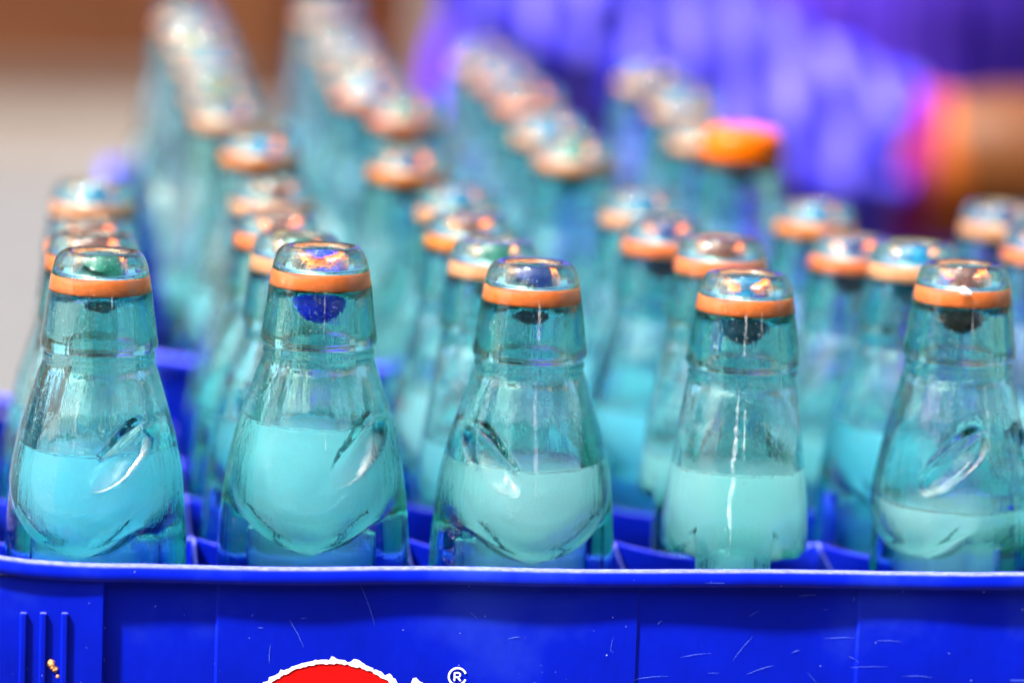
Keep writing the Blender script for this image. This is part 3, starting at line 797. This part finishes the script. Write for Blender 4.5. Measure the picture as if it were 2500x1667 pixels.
def person():
    p = empty('person', (0, 0, 0)); tag(p, 'blurred person in blue violet striped clothes, bare brown hand reaching out past an orange cuff', 'person')
    cx, y = .47, 1.20
    # long skirt and tunic
    tube('dress', [(cx, y + .03, .03, .30, .24), (cx, y + .03, .3, .27, .21), (cx, y + .02, .6, .245, .18), (cx, y + .01, .85, .235, .155), (cx, y, 1.0, .225, .145),
                   (cx, y, 1.12, .205, .13), (cx, y + .01, 1.26, .20, .12), (cx, y + .02, 1.36, .17, .095), (cx, y + .03, 1.41, .07, .06)], CLOTH_D, p, 90, 96, .022, 13, 1)
    # right arm (screen left) comes down and across the front
    tube('sleeve', [(.285, 1.21, 1.375, .050, .050), (.262, 1.15, 1.28, .058, .055), (.262, 1.06, 1.16, 0.060, .058), (.290, .985, 1.085, .064, .060), (.345, .955, 1.055, .066, .060),
                    (.40, .93, 1.010, .062, .058), (.45, .915, .988, .060, .056), (.497, .905, .980, .050, .048)], CLOTH_L, p, 90, 80, .055, 7, 4)
    tube('magenta_cuff', [(.490, .906, .981, .049, .0475), (.500, .904, .980, .050, .048), (.510, .902, .979, .048, .047)], PINK, p, 14, 48, .006, 5, 2)
    tube('orange_cuff', [(.511, .902, .979, .046, .045), (.520, .900, .979, .047, .046), (.530, .898, .979, .045, .044)], AMBER, p, 14, 48, .006, 5, 3)
    # left arm hangs at the far side
    tube('sleeve', [(.655, 1.21, 1.375, .050, .050), (.70, 1.21, 1.27, .054, .052), (.715, 1.19, 1.13, .050, .050), (.705, 1.15, 1.0, .046, .044)], CLOTH_L, p, 60, 64, .035, 7, 6)
    # one continuous skin body: neck, head core, forearms, hands with five fingers, feet
    V = []; E = []; RR = []
    def chain(pts, start=None):
        prev = start
        for q in pts:
            V.append(tuple(q[:3])); RR.append(q[3]); 
            if prev is not None: E.append((prev, len(V) - 1))
            prev = len(V) - 1
        return prev
    root = chain([(cx, y + .02, .95, .09)]); t = chain([(cx, y + .02, 1.15, .09), (cx, y + .03, 1.34, .07)], root)
    nk = chain([(cx, y + .02, 1.42, .052), (cx, y + .015, 1.47, .050)], t); hd = chain([(cx, y - .005, 1.525, .068), (cx, y, 1.585, .082), (cx, y + .008, 1.635, .062)], nk)
    ra = chain([(.33, 1.21, 1.36, .05), (.272, 1.12, 1.22, .042), (.292, .985, 1.085, .040), (.41, .93, 1.01, .038), (.50, .904, .981, .042), (.56, .893, .984, .058), (.62, .880, .978, .056)], t)
    pm = chain([(.70, .865, .955, .034), (.740, .858, .948, .034)], ra)
    wr = len(V) - 2
    # fingers curl down and back; five, unequal
    for k, (ln, r) in enumerate(((.030, .0098), (.034, .0102), (.032, .0098), (.025, .0086))):
        yy = .868 + k * .017; s = pm
        yy -= .03; chain([(.765 - k * .001, yy, .950 - k * .006, r), (.765 + ln * .8, yy, .938 - k * .006, r * .95), (.770 + ln * .55, yy, .913 - k * .005, r * .88), (.760 + ln * .2, yy, .903 - k * .005, r * .8)], s)
    chain([(.715, .832, .950, .013), (.737, .815, .936, .0115), (.758, .812, .925, .0100)], wr)
    la = chain([(.61, 1.22, 1.36, .05), (.70, 1.20, 1.25, .042), (.71, 1.17, 1.08, .038), (.70, 1.12, .97, .030), (.70, 1.08, .93, .026)], t)
    lp = chain([(.70, 1.06, .90, .030)], la)
    for k, (ln, r) in enumerate(((.028, .0095), (.032, .0100), (.030, .0095), (.024, .0085))):
        xx = .674 + k * .017; chain([(xx, 1.045, .872, r), (xx, 1.035, .872 - ln, r * .92), (xx, 1.04, .862 - ln * 1.7, r * .82)], lp)
    chain([(.668, 1.05, .895, .012), (.652, 1.035, .875, .010)], lp)
    for s in (-1, 1):
        chain([(cx + s * .09, y + .02, .88, .08), (cx + s * .10, y + .02, .48, .055), (cx + s * .10, y + .03, .10, .038), (cx + s * .11, y - .03, .045, .036), (cx + s * .12, y - .12, .03, .026)], root)
    me = bpy.data.meshes.new('body'); me.from_pydata(V, E, []); me.update()
    o = link('body', me, p); me.materials.append(SKIN)
    sk = o.modifiers.new('skin', 'SKIN'); sk.use_smooth_shade = True; sk.branch_smoothing = .6
    if len(me.skin_vertices) == 0:
        import bmesh as _b
        bm = _b.new(); bm.from_mesh(me); bm.verts.layers.skin.verify(); bm.to_mesh(me); bm.free()
    lay = me.skin_vertices[0]
    for k, r in enumerate(RR): lay.data[k].radius = (r, r)
    lay.data[0].use_root = True
    sm = o.modifiers.new('smooth', 'SUBSURF'); sm.levels = 2; sm.render_levels = 2
    # face and hair
    def ell(name, c, r, mat, rot=(0, 0, 0), par=p):
        bm = bmesh.new(); bmesh.ops.create_uvsphere(bm, u_segments=24, v_segments=16, radius=1)
        ob = bm_obj(name, bm, mat, par, True); ob.location = c; ob.scale = r; ob.rotation_euler = rot; return ob
    ell('hair', (cx, y + .025, 1.600), (.086, .092, .098), HAIR); ell('hair_bun', (cx, y + .12, 1.585), (.045, .04, .045), HAIR)
    for s in (-1, 1):
        ell('eye', (cx + s * .031, y - .074, 1.575), (.014, .010, .009), WHITE_EYE); ell('pupil', (cx + s * .031, y - .0815, 1.575), (.006, .004, .006), HAIR)
        ell('eyebrow', (cx + s * .031, y - .077, 1.598), (.020, .006, .004), HAIR); ell('ear', (cx + s * .084, y, 1.57), (.008, .018, .030), SKIN)
    ell('nose', (cx, y - .085, 1.548), (.013, .020, .022), SKIN, (R(18), 0, 0)); ell('mouth', (cx, y - .069, 1.512), (.024, .010, .007), PINK)
person()
